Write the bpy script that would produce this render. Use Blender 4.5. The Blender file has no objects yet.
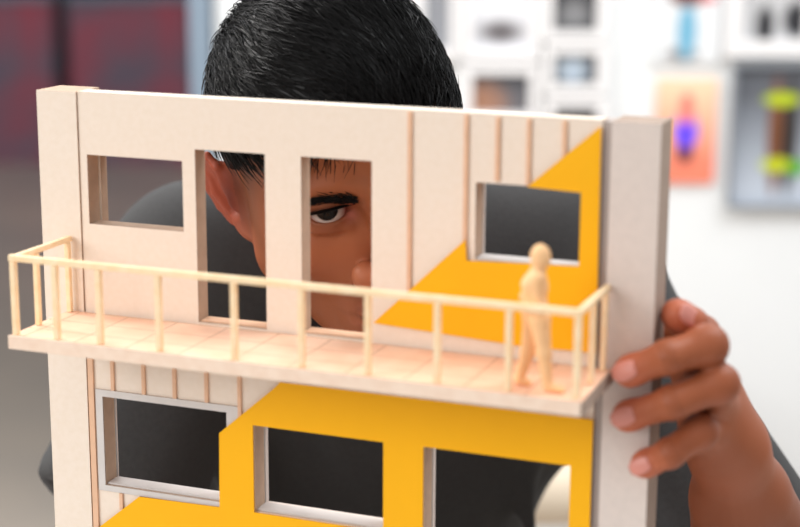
import bpy, bmesh, math, random
import numpy as np
from mathutils import Vector, Matrix
from mathutils.geometry import tessellate_polygon
random.seed(7); RS = np.random.RandomState(7)
H = 1.01                       # balcony floor of the model stands 1.01 m above the room floor
scene = bpy.context.scene
COL = scene.collection
V = lambda *a: np.array(a, dtype=float)

# ------------------------------------------------------------------ camera
cam_d = bpy.data.cameras.new('camera'); cam = bpy.data.objects.new('camera', cam_d); COL.objects.link(cam)
CAMP = V(0.55707, -0.84163, 0.25090)           # model coordinates (z from the balcony floor)
CAMR = (math.radians(77.2788), math.radians(-0.2882), math.radians(21.0552))
FPX = 1641.1
cam.location = (CAMP[0], CAMP[1], CAMP[2] + H); cam.rotation_euler = CAMR
cam_d.sensor_width = 36; cam_d.lens = FPX * 36 / 800; cam_d.clip_start = .02; cam_d.clip_end = 60
cam_d.dof.use_dof = True; cam_d.dof.focus_distance = 1.045; cam_d.dof.aperture_fstop = 4.0
scene.camera = cam
from mathutils import Euler
CM = np.array(Euler(CAMR).to_matrix())
def at(px, py, axis=None, val=0., depth=None):
    d = CM @ V((px - 400) / FPX, -(py - 263.5) / FPX, -1.)
    if depth is not None: return CAMP + d * depth
    return CAMP + d * (val - CAMP[axis]) / d[axis]
HEAD = V(-math.sin(CAMR[2]), math.cos(CAMR[2]), 0); SIDE = V(math.cos(CAMR[2]), math.sin(CAMR[2]), 0)
def on_wall(px, py, dist):
    d = CM @ V((px - 400) / FPX, -(py - 263.5) / FPX, -1.)
    p = CAMP + d * dist / (d @ HEAD)
    return (p - CAMP) @ SIDE, p[2] + H          # lateral offset, world height
def norm(v): v = np.asarray(v, float); return v / np.linalg.norm(v)

# ------------------------------------------------------------------ materials
def srgb(r, g, b):
    f = lambda c: (c / 255 / 12.92) if c / 255 <= .04045 else ((c / 255 + .055) / 1.055) ** 2.4
    return (f(r), f(g), f(b), 1)
def mat(name, col, rough=.6, noise=0, nscale=40, col2=None, bump=0, spec=.3, stretch=(1, 1, 1), sub=0, sheen=0):
    m = bpy.data.materials.new(name); m.use_nodes = True
    nt = m.node_tree; b = nt.nodes['Principled BSDF']
    b.inputs['Roughness'].default_value = rough; b.inputs['Base Color'].default_value = col
    b.inputs['Specular IOR Level'].default_value = spec
    if sheen: b.inputs['Sheen Weight'].default_value = sheen
    if sub:
        b.inputs['Subsurface Weight'].default_value = sub; b.inputs['Subsurface Radius'].default_value = (.012, .004, .002); b.inputs['Subsurface Scale'].default_value = .3
    if noise or bump:
        tc = nt.nodes.new('ShaderNodeTexCoord'); mp = nt.nodes.new('ShaderNodeMapping'); mp.inputs['Scale'].default_value = stretch
        n = nt.nodes.new('ShaderNodeTexNoise'); n.inputs['Scale'].default_value = nscale; n.inputs['Detail'].default_value = 6
        nt.links.new(tc.outputs['Object'], mp.inputs['Vector']); nt.links.new(mp.outputs['Vector'], n.inputs['Vector'])
        if noise:
            mx = nt.nodes.new('ShaderNodeMix'); mx.data_type = 'RGBA'
            c2 = col2 or tuple(c * (1 - noise) for c in col[:3]) + (1,)
            mx.inputs['A'].default_value = col; mx.inputs['B'].default_value = c2
            rp = nt.nodes.new('ShaderNodeMapRange'); rp.inputs['From Min'].default_value = .35; rp.inputs['From Max'].default_value = .7
            nt.links.new(n.outputs['Fac'], rp.inputs['Value']); nt.links.new(rp.outputs['Result'], mx.inputs['Factor'])
            nt.links.new(mx.outputs['Result'], b.inputs['Base Color'])
        if bump:
            bp = nt.nodes.new('ShaderNodeBump'); bp.inputs['Strength'].default_value = bump; bp.inputs['Distance'].default_value = .002
            nt.links.new(n.outputs['Fac'], bp.inputs['Height']); nt.links.new(bp.outputs['Normal'], b.inputs['Normal'])
    return m
def vcol_mat(name, rough=.5, spec=.3, sub=0, bump=0, nscale=400):
    m = mat(name, (1, 1, 1, 1), rough, spec=spec, sub=sub, bump=bump, nscale=nscale)
    nt = m.node_tree; a = nt.nodes.new('ShaderNodeAttribute'); a.attribute_name = 'Col'
    nt.links.new(a.outputs['Color'], nt.nodes['Principled BSDF'].inputs['Base Color'])
    return m
M = {}
M['board'] = mat('pale_board', srgb(241, 226, 211), .75, .05, 260, srgb(238, 222, 205), spec=.2)
M['board_edge'] = mat('laser_cut_edge', srgb(196, 168, 146), .8, .12, 120, spec=.15)
M['strip'] = mat('balcony_edge', srgb(247, 224, 204), .7, .05, 120, srgb(240, 212, 190), spec=.2)
M['grey_board'] = mat('grey_board', srgb(224, 211, 203), .75, .05, 220, spec=.2)  # pale board greyed to carry the right column's shade; also on frame edges
M['grey_edge'] = mat('grey_board_edge', srgb(172, 152, 138), .8, .1, 90, spec=.15)
M['recess'] = mat('shadowed_strip', srgb(188, 176, 170), .8, .06, 60, spec=.1)
M['trim'] = mat('light_grey_trim', srgb(214, 208, 204), .7, .06, 80, spec=.2)
M['yellow'] = mat('yellow_card', srgb(253, 184, 12), .5, .03, 30, spec=.25)
M['yellow_edge'] = mat('yellow_card_edge', srgb(190, 120, 30), .7, spec=.2)
M['rib'] = mat('rib_wood', srgb(233, 190, 158), .7, .08, 120, spec=.2)
M['rib_edge'] = mat('rib_wood_edge', srgb(188, 138, 104), .8, spec=.15)
M['stick'] = mat('balsa_stick', srgb(255, 230, 192), .6, .06, 150, srgb(252, 218, 172), spec=.25)
M['figure'] = mat('figure_wood', srgb(250, 200, 148), .55, .05, 120, spec=.25)
M['hair'] = mat('black_hair', srgb(11, 9, 9), .42, spec=.2)
M['brow'] = mat('brow_hair', srgb(16, 10, 9), .6, spec=.2)
M['shirt'] = mat('charcoal_jersey', srgb(66, 65, 65), .9, .12, 300, spec=.1, bump=.15, sheen=.08)
M['trousers'] = mat('dark_trousers', srgb(32, 34, 40), .9, .1, 200, spec=.1)
M['nail'] = mat('nail_pink', srgb(216, 142, 128), .35, spec=.45)
M['skin'] = vcol_mat('skin', .48, .32, .06, .05, 500)
M['eye'] = vcol_mat('eyeball', .16, .22)
M['wallw'] = mat('white_wall', srgb(236, 238, 239), .9, .02, 3, spec=.1)
M['shelfw'] = mat('white_frame', srgb(238, 236, 236), .7, .02, 10, spec=.2)
M['darkwall'] = mat('dark_teal_wall', srgb(62, 76, 84), .8, .15, 2, spec=.2)
M['floor'] = mat('floor', srgb(190, 176, 162), .24, .12, 1.2, srgb(168, 160, 152), spec=.5)
M['pillar'] = mat('pale_blue_pillar', srgb(136, 152, 168), .6, .05, 4, spec=.2)
M['dark_frame'] = mat('dark_frame', srgb(70, 76, 84), .6, .05, 20, spec=.2)
M['frame_grey'] = mat('grey_frame', srgb(140, 146, 154), .6, .05, 20, spec=.2)
M['cream'] = mat('cream_fabric', srgb(226, 210, 188), .85, .06, 60, spec=.1)
M['table'] = mat('table_white', srgb(205, 200, 195), .6, .04, 8, spec=.2)
M['steel'] = mat('grey_metal', srgb(120, 122, 125), .4, .05, 20, spec=.5)
M['shoe'] = mat('black_shoe', srgb(24, 24, 26), .6, .1, 60)

def deck_mat():
    m = mat('balcony_board', srgb(250, 210, 182), .7, .06, 50, srgb(246, 196, 166), spec=.2)
    nt = m.node_tree; b = nt.nodes['Principled BSDF']
    src = b.inputs['Base Color'].links[0].from_socket
    tc = nt.nodes.new('ShaderNodeTexCoord'); br = nt.nodes.new('ShaderNodeTexBrick'); br.offset = 0
    mp = nt.nodes.new('ShaderNodeMapping'); mp.inputs['Location'].default_value = (.007, .004, 0)
    br.inputs['Scale'].default_value = 1; br.inputs['Brick Width'].default_value = .0335; br.inputs['Row Height'].default_value = .0215
    br.inputs['Mortar Size'].default_value = .00045; br.inputs['Mortar Smooth'].default_value = .1
    nt.links.new(tc.outputs['Object'], mp.inputs['Vector']); nt.links.new(mp.outputs['Vector'], br.inputs['Vector'])
    mx = nt.nodes.new('ShaderNodeMix'); mx.data_type = 'RGBA'
    nt.links.new(src, mx.inputs['A']); mx.inputs['B'].default_value = srgb(206, 160, 130)
    nt.links.new(br.outputs['Fac'], mx.inputs['Factor']); nt.links.new(mx.outputs['Result'], b.inputs['Base Color'])
    return m
M['deck'] = deck_mat()

def blob_mat(name, base, blobs, base2=None, rough=.6, noise=None):
    """a printed sheet: soft elliptical patches of colour on a ground, in the sheet's own object coordinates (x right, z up, metres)"""
    m = bpy.data.materials.new(name); m.use_nodes = True
    nt = m.node_tree; b = nt.nodes['Principled BSDF']; b.inputs['Roughness'].default_value = rough; b.inputs['Specular IOR Level'].default_value = .15
    tc = nt.nodes.new('ShaderNodeTexCoord'); sep = nt.nodes.new('ShaderNodeSeparateXYZ'); nt.links.new(tc.outputs['Object'], sep.inputs[0])
    def math_(op, a, bb):
        n = nt.nodes.new('ShaderNodeMath'); n.operation = op
        for i, s in enumerate((a, bb)):
            if isinstance(s, (int, float)): n.inputs[i].default_value = s
            elif s is not None: nt.links.new(s, n.inputs[i])
        return n.outputs[0]
    rgb = nt.nodes.new('ShaderNodeRGB'); rgb.outputs[0].default_value = base; cur = rgb.outputs[0]
    def mixin(cur, fac, c):
        mx = nt.nodes.new('ShaderNodeMix'); mx.data_type = 'RGBA'
        nt.links.new(cur, mx.inputs['A']); mx.inputs['B'].default_value = c; nt.links.new(fac, mx.inputs['Factor'])
        return mx.outputs['Result']
    if base2:                                   # vertical gradient: (colour, z0, z1)
        r = nt.nodes.new('ShaderNodeMapRange'); r.inputs['From Min'].default_value = base2[1]; r.inputs['From Max'].default_value = base2[2]
        nt.links.new(sep.outputs['Z'], r.inputs['Value']); cur = mixin(cur, r.outputs['Result'], base2[0])
    if noise:                                   # (colour, scale, lo, hi)
        n = nt.nodes.new('ShaderNodeTexNoise'); n.inputs['Scale'].default_value = noise[1]; n.inputs['Detail'].default_value = 3
        nt.links.new(tc.outputs['Object'], n.inputs['Vector'])
        r = nt.nodes.new('ShaderNodeMapRange'); r.inputs['From Min'].default_value = noise[2]; r.inputs['From Max'].default_value = noise[3]
        nt.links.new(n.outputs['Fac'], r.inputs['Value']); cur = mixin(cur, r.outputs['Result'], noise[0])
    for (cx, cz, rx, rz, c, soft) in blobs:
        dx = math_('DIVIDE', math_('SUBTRACT', sep.outputs['X'], cx), rx); dz = math_('DIVIDE', math_('SUBTRACT', sep.outputs['Z'], cz), rz)
        d = math_('ADD', math_('MULTIPLY', dx, dx), math_('MULTIPLY', dz, dz))
        r = nt.nodes.new('ShaderNodeMapRange'); r.inputs['From Min'].default_value = 1 + soft; r.inputs['From Max'].default_value = max(0, 1 - soft)
        nt.links.new(d, r.inputs['Value']); cur = mixin(cur, r.outputs['Result'], c)
    nt.links.new(cur, b.inputs['Base Color'])
    return m

# ------------------------------------------------------------------ object helpers
def tag(o, label=None, cat=None, group=None, kind=None):
    if label: o['label'] = label
    if cat: o['category'] = cat
    if group: o['group'] = group
    if kind: o['kind'] = kind
    return o
def link(name, me, mats, parent=None, loc=None, smooth=False):
    o = bpy.data.objects.new(name, me); COL.objects.link(o)
    for m in (mats if isinstance(mats, (list, tuple)) else [mats]): me.materials.append(m)
    if smooth: me.polygons.foreach_set('use_smooth', [True] * len(me.polygons))
    if parent: o.parent = parent
    if loc is not None: o.location = loc
    return o
def empty(name, loc, label, cat, group=None, rz=0):
    o = bpy.data.objects.new(name, None); COL.objects.link(o); o.location = loc; o.rotation_euler = (0, 0, rz); o.empty_display_size = .05
    return tag(o, label, cat, group)
def box_bm(bm, c, s, bevel=0, rot=None):
    r = bmesh.ops.create_cube(bm, size=1, matrix=Matrix.LocRotScale(Vector(c), rot, Vector(s)))
    if bevel:
        es = list({e for v in r['verts'] for e in v.link_edges}); bmesh.ops.bevel(bm, geom=es, offset=bevel, segments=2, affect='EDGES', profile=.5)
    return bm
def to_me(bm, name):
    me = bpy.data.meshes.new(name); bmesh.ops.recalc_face_normals(bm, faces=bm.faces); bm.to_mesh(me); bm.free(); return me
def boxes(name, lst, m, parent=None, bevel=.0006, loc=None):
    bm = bmesh.new()
    for c, s in lst: box_bm(bm, c, s, bevel)
    return link(name, to_me(bm, name), m, parent, loc)
def span(x0, x1, y0, y1, z0, z1): return ((x0 + x1) / 2, (y0 + y1) / 2, (z0 + z1) / 2), (x1 - x0, y1 - y0, z1 - z0)
def bar(name, a, b, r, m, parent=None, sides=4, bevel=0):
    a = Vector(a); b = Vector(b); d = b - a
    bm = bmesh.new()
    if sides == 4:
        rot = d.to_track_quat('Z', 'Y') if abs(d.normalized().z) < .9 else None
        bmesh.ops.create_cube(bm, size=1, matrix=Matrix.LocRotScale((a + b) / 2, rot, Vector((2 * r, 2 * r, d.length))))
        bmesh.ops.bevel(bm, geom=list(bm.edges), offset=r * .35, segments=2, affect='EDGES', profile=.5)
    else:
        bmesh.ops.create_cone(bm, cap_ends=True, segments=sides, radius1=r, radius2=r, depth=d.length, matrix=Matrix.LocRotScale((a + b) / 2, d.to_track_quat('Z', 'Y'), None))
    o = link(name, to_me(bm, name), m, parent)
    if sides > 4: o.data.polygons.foreach_set('use_smooth', [len(p.vertices) == 4 for p in o.data.polygons])
    return o
def plate(name, outer, holes, y0, y1, mats, parent=None):
    """a laser-cut sheet in the XZ plane with holes; face material, then edge material"""
    loops = [outer] + holes
    flat = [p for l in loops for p in l]
    tris = tessellate_polygon([[Vector((p[0], p[1], 0)) for p in l] for l in loops])
    vs = [(p[0], y0, p[1]) for p in flat] + [(p[0], y1, p[1]) for p in flat]; n = len(flat)
    fs = [tuple(t) for t in tris] + [tuple(i + n for i in reversed(t)) for t in tris]; mi = [0] * len(fs)
    s = 0
    for l in loops:
        k = len(l)
        for i in range(k):
            a = s + i; b = s + (i + 1) % k; fs.append((a, b, b + n, a + n)); mi.append(1)
        s += k
    me = bpy.data.meshes.new(name); me.from_pydata(vs, [], fs)
    for p, i in zip(me.polygons, mi): p.material_index = i
    bm = bmesh.new(); bm.from_mesh(me); bmesh.ops.recalc_face_normals(bm, faces=bm.faces); bm.to_mesh(me); bm.free()
    return link(name, me, mats, parent)
def rect(x0, x1, z0, z1): return [(x0, z0), (x1, z0), (x1, z1), (x0, z1)]

# ------------------------------------------------------------------ implicit surfaces (smooth unions meshed by surface nets)
class SDF:
    def __init__(s, lo, hi, h):
        s.lo = np.array(lo, float); s.h = h
        s.n = np.ceil((np.array(hi, float) - s.lo) / h).astype(int) + 1
        s.f = np.full(s.n, .05, np.float32)
    def _block(s, lo, hi):
        a = np.clip(np.floor((lo - s.lo) / s.h).astype(int), 0, s.n); b = np.clip(np.ceil((hi - s.lo) / s.h).astype(int) + 1, 0, s.n)
        if (b <= a).any(): return None, None
        sl = tuple(slice(i, j) for i, j in zip(a, b))
        ax = [(s.lo[i] + s.h * np.arange(a[i], b[i])).astype(np.float32) for i in range(3)]
        return sl, np.stack(np.meshgrid(*ax, indexing='ij'), -1)
    def _apply(s, lo, hi, fn, op, k):
        pad = max(k, .004) + 2 * s.h
        sl, P = s._block(np.array(lo) - pad, np.array(hi) + pad)
        if sl is None: return s
        d = fn(P); f = s.f[sl]
        if op == 'sub': d = -d
        if k > 0:
            hh = np.maximum(k - np.abs(f - d), 0) / k; c = hh * hh * k * .25
        else: c = 0
        s.f[sl] = np.minimum(f, d) - c if op == 'add' else np.maximum(f, d) + c
        return s
    def cone(s, a, b, ra, rb, op='add', k=.006):
        a = np.array(a, np.float32); b = np.array(b, np.float32)
        def fn(P):
            ba = b - a; t = np.clip(((P - a) @ ba) / max(ba @ ba, 1e-9), 0, 1)
            return np.linalg.norm(P - a - t[..., None] * ba, axis=-1) - (ra + (rb - ra) * t)
        r = max(ra, rb)
        return s._apply(np.minimum(a, b) - r, np.maximum(a, b) + r, fn, op, k)
    def ell(s, c, r, R=None, op='add', k=.006):
        c = np.array(c, np.float32); r = np.array(r, np.float32); R = np.eye(3, dtype=np.float32) if R is None else np.array(R, np.float32)
        def fn(P):
            q = (P - c) @ R
            k0 = np.linalg.norm(q / r, axis=-1); k1 = np.linalg.norm(q / (r * r), axis=-1)
            return k0 * (k0 - 1) / np.maximum(k1, 1e-6)
        m = np.abs(R) @ r
        return s._apply(c - m, c + m, fn, op, k)
    def half(s, p, n, op='sub', k=.002):              # removes the side the normal points to
        p = np.array(p, np.float32); n = np.array(norm(n), np.float32)
        return s._apply(s.lo, s.lo + s.n * s.h, lambda P: -((P - p) @ n), op, k)
    def chain(s, pts, rs, op='add', k=.004):
        for i in range(len(pts) - 1): s.cone(pts[i], pts[i + 1], rs[i], rs[i + 1], op, k)
        return s
    def mesh(s, relax=2):
        f = s.f; n = np.array(f.shape); ins = f < 0
        c = np.zeros(n - 1, int)
        for i in (0, 1):
            for j in (0, 1):
                for k in (0, 1): c += ins[i:n[0] - 1 + i, j:n[1] - 1 + j, k:n[2] - 1 + k]
        act = np.argwhere((c > 0) & (c < 8))
        idx = -np.ones(n - 1, int); idx[tuple(act.T)] = np.arange(len(act))
        acc = np.zeros((len(act), 3)); cnt = np.zeros(len(act))
        cor = [(i, j, k) for i in (0, 1) for j in (0, 1) for k in (0, 1)]
        for p in cor:
            for ax in range(3):
                if p[ax]: continue
                q = list(p); q[ax] = 1
                fa = f[tuple((act + p).T)]; fb = f[tuple((act + q).T)]
                m = (fa < 0) != (fb < 0); t = np.where(m, fa / np.where(m, fa - fb, 1), 0)
                pos = np.tile(np.array(p, float), (len(act), 1)); pos[:, ax] = t
                acc[m] += pos[m]; cnt[m] += 1
        vs = (act + acc / cnt[:, None]) * s.h + s.lo
        quads = []
        for ax in range(3):
            o1, o2 = (ax + 1) % 3, (ax + 2) % 3
            sl = [slice(1, n[i] - 1) for i in range(3)]; sl[ax] = slice(0, n[ax] - 1)
            sb = list(sl); sb[ax] = slice(1, n[ax])
            A = ins[tuple(sl)]; B = ins[tuple(sb)]
            e = np.argwhere(A != B)
            if not len(e): continue
            off = np.array([1, 1, 1]); off[ax] = 0; e0 = e + off
            flip = A[tuple(e.T)]
            def cell(d1, d2):
                q = e0.copy(); q[:, o1] -= d1; q[:, o2] -= d2; return idx[tuple(q.T)]
            qd = np.stack([cell(1, 1), cell(0, 1), cell(0, 0), cell(1, 0)], 1)
            qd[~flip] = qd[~flip][:, ::-1]; quads.append(qd)
        F = np.concatenate(quads)
        for _ in range(relax):
            sm = np.zeros_like(vs); ct = np.zeros(len(vs))
            for a, b in ((0, 1), (1, 2), (2, 3), (3, 0)):
                np.add.at(sm, F[:, a], vs[F[:, b]]); np.add.at(sm, F[:, b], vs[F[:, a]])
                np.add.at(ct, F[:, a], 1); np.add.at(ct, F[:, b], 1)
            vs = vs * .5 + .5 * sm / np.maximum(ct, 1)[:, None]
        return vs, F
def np_mesh(name, vs, F, col=None):
    me = bpy.data.meshes.new(name); me.from_pydata(vs.tolist(), [], F.tolist())
    if col is not None:
        a = me.color_attributes.new('Col', 'FLOAT_COLOR', 'POINT')
        a.data.foreach_set('color', np.concatenate([col, np.ones((len(col), 1))], 1).astype(np.float32).ravel())
    return me

# ------------------------------------------------------------------ the room
def struct(o): return tag(o, kind='structure')
bm = bmesh.new(); box_bm(bm, (0, 3.5, -.05), (22, 24, .1)); struct(link('floor', to_me(bm, 'floor'), M['floor']))
RZ = CAMR[2]
def facing_box(name, l0, l1, dist, thick, z0, z1, m, parent=None):
    """a slab square to the camera's heading, lateral l0..l1, its near face at the given distance"""
    c = CAMP + HEAD * (dist + thick / 2) + SIDE * (l0 + l1) / 2
    bm = bmesh.new(); box_bm(bm, (0, 0, (z1 - z0) / 2), (l1 - l0, thick, z1 - z0))
    o = link(name, to_me(bm, name), m, parent, (c[0], c[1], z0)); o.rotation_euler = (0, 0, RZ); return o
WD = 2.95; BD = 7.7
wl = on_wall(215, 60, WD)[0]
struct(facing_box('wall_right', wl, 3.2, WD, .12, 0, 2.7, M['wallw']))
struct(facing_box('wall_back', -6.0, 5.5, BD + .1, .12, 0, 2.9, M['darkwall']))
pl = on_wall(191, 60, WD)[0]
struct(facing_box('trim_1', pl, wl - .006, WD - .02, .16, 0, 2.7, M['pillar']))

# two dark red patterned boards far behind
def red_board(px0, px1, label):
    l0 = on_wall(px0, 60, BD)[0]; l1 = on_wall(px1, 60, BD)[0]; z0 = max(.0, on_wall(100, 172, BD)[1]); z1 = on_wall(100, 1, BD)[1]
    c = CAMP + HEAD * BD + SIDE * (l0 + l1) / 2
    e = empty('display_board', (c[0], c[1], 0), label, 'display board', None, RZ)
    w = l1 - l0
    boxes('panel', [((0, 0, (z0 + z1) / 2), (w, .03, z1 - z0))], red_m, e, .003)
    boxes('top_rail', [((0, -.005, z1 + .02), (w, .05, .04))], M['pillar'], e, .004)
    if z0 > .01: boxes('foot', [((s * w * .4, 0, z0 / 2), (.05, .04, z0)) for s in (-1, 1)], M['dark_frame'], e, .003)
red_m = blob_mat('dark_red_print', srgb(132, 116, 132), [], None, .6, (srgb(198, 88, 104), 3.4, .40, .74))
red_board(70, 190, 'dark red mottled display board far behind, between teal gap and pale pillar')
red_board(-70, 55, 'dark red mottled display board at the far left edge of the photo')

# framed pictures and posters on the white wall
def picture(name, x0, y0, x1, y1, label, cat, pm, frame=None, fw=.012, group=None):
    """pm(w, h) makes the sheet's material; pixel rectangle is carried on to the wall"""
    a = on_wall(x0, y0, WD); b = on_wall(x1, y0, WD); c_ = on_wall((x0 + x1) / 2, y1, WD)
    w = b[0] - a[0]; zt = a[1]; zb = c_[1]; h = zt - zb
    c = CAMP + HEAD * (WD - .001) + SIDE * (a[0] + b[0]) / 2
    e = empty(name, (c[0], c[1], zb), label, cat, group, RZ)
    boxes('print', [((0, -.006, h / 2), (w, .008, h))], pm(w, h), e, 0)
    if frame:
        t = fw
        for nm, l in (('frame', [((0, -.012, -t / 2), (w + 2 * t, .024, t)), ((0, -.012, h + t / 2), (w + 2 * t, .024, t)), ((-w / 2 - t / 2, -.012, h / 2), (t, .024, h)), ((w / 2 + t / 2, -.012, h / 2), (t, .024, h))]),):
            boxes(nm, l, frame, e, .001)
    return e
G = srgb
grp = 'small pictures in the white frame grid'
picture('framed_picture', 472, -22, 531, 50, 'pale photograph with a dark smudge, in white frame above the balcony model', 'picture',
        lambda w, h: blob_mat('pale_photo', G(226, 226, 230), [(0, h * .26, w * .36, h * .16, G(96, 90, 92), .9)], (G(240, 242, 246), h * .3, h)), M['shelfw'], .018, grp)
picture('framed_picture', 472, 73, 529, 112, 'grey photograph with brownish corner, in white frame just right of the black hair', 'picture',
        lambda w, h: blob_mat('grey_photo', G(110, 108, 112), [(-w * .4, h * .25, w * .45, h * .5, G(168, 124, 100), 1)], (G(84, 86, 92), h * .3, h)), M['shelfw'], .018, grp)
picture('framed_picture', 553, -25, 597, 30, 'dark grey mottled photograph in white frame at the top edge of the photo', 'picture',
        lambda w, h: blob_mat('dark_photo', G(96, 96, 98), [(0, h * .3, w * .3, h * .2, G(140, 140, 142), 1)], None, .6, (G(56, 56, 60), 14, .4, .65)), M['shelfw'], .018, grp)
picture('framed_picture', 553, 53, 596, 83, 'dark photograph with a pale blue patch in its middle, in white frame', 'picture',
        lambda w, h: blob_mat('blue_patch_photo', G(62, 62, 66), [(-w * .05, h * .5, w * .34, h * .42, G(186, 200, 214), .9)]), M['shelfw'], .018, grp)
picture('framed_picture', 553, 106, 596, 140, 'dark photograph barely showing over the top edge of the model', 'picture',
        lambda w, h: blob_mat('dark_photo_low', G(62, 62, 66), [], None, .6, (G(70, 70, 74), 14, .4, .65)), M['shelfw'], .018, grp)
picture('framed_picture', 425, -22, 450, 48, 'narrow grey picture beside the right side of the black hair', 'picture',
        lambda w, h: blob_mat('narrow_photo', G(150, 152, 158), []), M['shelfw'], .018, grp)
picture('poster', 655, -30, 722, 63, 'white poster showing a figure in light blue trousers, above the orange poster', 'poster',
        lambda w, h: blob_mat('blue_legs_print', G(228, 230, 232), [
            (-w * .06, h * .10, w * .24, h * .07, G(120, 116, 118), .8), (0, h * .35, w * .15, h * .3, G(118, 178, 206), .45), (0, h * .72, w * .3, h * .1, G(112, 66, 60), .5), (w * .3, h * .70, w * .12, h * .05, G(214, 90, 96), .8)]))
picture('poster', 657, 78, 717, 182, 'orange pink poster of a standing figure in violet blue, on white wall', 'poster',
        lambda w, h: blob_mat('orange_poster', G(243, 138, 112), [
            (0, h * .30, w * .15, h * .11, G(92, 50, 60), .7), (0, h * .50, w * .2, h * .16, G(96, 74, 250), .6), (0, h * .68, w * .13, h * .12, G(240, 132, 120), .7), (0, h * .8, w * .1, h * .06, G(232, 120, 110), .6)], (G(250, 214, 180), h * .2, h * .95)))
picture('framed_picture', 742, -25, 806, 40, 'grey photograph with black shapes at the top right corner', 'picture',
        lambda w, h: blob_mat('black_shapes_photo', G(196, 196, 198), [(-w * .12, h * .22, w * .14, h * .32, G(40, 40, 44), .5), (w * .38, h * .32, w * .22, h * .28, G(52, 52, 56), .5)]), M['shelfw'], .028)
picture('framed_picture', 735, 66, 830, 203, 'large grey photograph of a brown post with lime green bands', 'picture',
        lambda w, h: blob_mat('post_photo', G(188, 196, 208), [
            (-w * .05, h * .5, w * .08, h * .42, G(124, 78, 52), .35), (w * .10, h * .5, w * .09, h * .42, G(58, 52, 50), .4),
            (0, h * .766, w * .19, h * .05, G(186, 204, 44), .5), (-w * .02, h * .29, w * .17, h * .052, G(196, 206, 36), .5), (w * .2, h * .27, w * .1, h * .06, G(90, 170, 60), .6)],
            (G(100, 103, 110), h * .12, h * .8)), M['frame_grey'], .005)

# cream chair just seen through the lowest opening
def cream_chair():
    c = CAMP + HEAD * 2.25 + SIDE * (on_wall(580, 490, 2.25)[0])
    zt = on_wall(565, 479, 2.25)[1]
    e = empty('lounge_chair', (c[0], c[1], 0), 'cream upholstered chair behind the man, seen through the lower right opening', 'chair', None, RZ)
    s = SDF((-.3, -.12, .3), (.3, .12, zt + .04), .012)
    s.ell((0, 0, .5), (.2, .07, zt - .5), None, 'add', .02).cone((-.15, 0, .42), (.15, 0, .42), .055, .055, k=.05)
    v, F = s.mesh(); link('backrest', np_mesh('chair_backrest', v, F), M['cream'], e, None, True)
    boxes('seat', [((0, .25, .42), (.44, .46, .09))], M['cream'], e, .03)
    for sx in (-.19, .19):
        for sy in (.06, .44): bar('leg', (sx, sy, 0), (sx * .95, sy, .38), .016, M['rib'], e, 10)
cream_chair()

# table under the model, stool under the person (both below the picture)
tb = empty('table', (.2, -.12, 0), 'narrow pale table carrying the building model', 'table')
TZ = H - .26
boxes('table_top', [((0, 0, TZ - .0155), (1.3, .62, .029))], M['table'], tb, .004)
for sx in (-.58, .58):
    for sy in (-.26, .26): bar('leg', (sx, sy, 0), (sx, sy, TZ - .03), .02, M['steel'], tb, 4)

# ------------------------------------------------------------------ the building model
md = empty('building_model', (0, 0, H - .26), 'pale wooden architectural facade model with balcony and yellow panels, held by the man', 'building model')
def Z(o):                                     # parts are written in balcony coordinates; shift them under the root at the model's foot
    o.location = (0, 0, .26); return o
Wd = .38; TOP = .1345; BOT = -.26
W1 = (.0328, .0971, .0548, .0971); D1 = (.1056, .1507, .0005, .1046); D2 = (.1734, .2169, .0005, .1046); W4 = (.2784, .3382, .0532, .0968)
L1 = (.0381, .1235, -.1112, -.0534); L2 = (.1417, .2253, -.1139, -.0588); L3 = (.25, .3368, -.215, -.0583)
BE = [M['board'], M['board_edge']]; GE = [M['grey_board'], M['grey_edge']]
Z(plate('wall_panel', rect(.0277, .3485, BOT, TOP), [rect(*h) for h in (W1, D1, D2, W4, L1, L2, L3)], 0, .0125, BE, md))
# side columns: thin boards folded to a box
def column(x0, x1, mats, y0):
    bm_o = [(x0, BOT), (x1, BOT), (x1, TOP), (x0, TOP)]
    c = Z(plate('column', bm_o, [], y0, .0255, mats, md)); return c
column(0, .0274, BE, -.0012); 
cr = column(.3535, Wd, GE, -.0012); cr['label'] = 'column on the right, shade put into its greyer colour'
Z(boxes('corner_strip', [span(.3487, .3533, .0012, .016, BOT, TOP - .0005)], M['recess'], md, .0002))
# frames lying behind the openings
Z(plate('window_frame', rect(W1[0] - .004, W1[1] + .004, W1[2] - .005, W1[3] + .004), [rect(W1[0] + .0010, W1[1] - .001, W1[2] - .003, W1[3] - .0002)], .0131, .0205, BE, md))
Z(boxes('top_strip', [span(.0284, .3484, .0006, .0119, TOP + .00005, TOP + .0003)], M['board'], md, .0002))
for n, key, (x0, x1, z0, z1) in (('window_frame', 'L1', L1), ('window_frame', 'L2', L2), ('door_frame', 'L3', L3), ('window_frame', 'W4', W4)):
    t = .0007; e = .004; dep = {'L1': .0142, 'L2': .0168, 'L3': .0168, 'W4': .0152}[key]
    Z(plate(n, rect(x0 - e, x1 + e, z0 - e, z1 + e), [rect(x0 + t, x1 - t, z0 + t * .8, z1 - t * .2)], .0131, dep, [M['trim'], M['grey_board']], md))
for n, (x0, x1, z0, z1) in (('window_sill', L1), ('window_sill', L2), ('window_sill', W4)):
    Z(boxes(n, [span(x0 + .0004, x1 - .0004, .001, .0129, z0 + .0001, z0 + .0012)], M['trim'], md, .0001))
for d in (D1, D2):
    Z(boxes('door_sill', [span(d[0] + .0006, d[1] - .0006, .002, .0122, d[2] + .0001, d[2] + .0009)], M['rib'], md, .0001))
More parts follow.
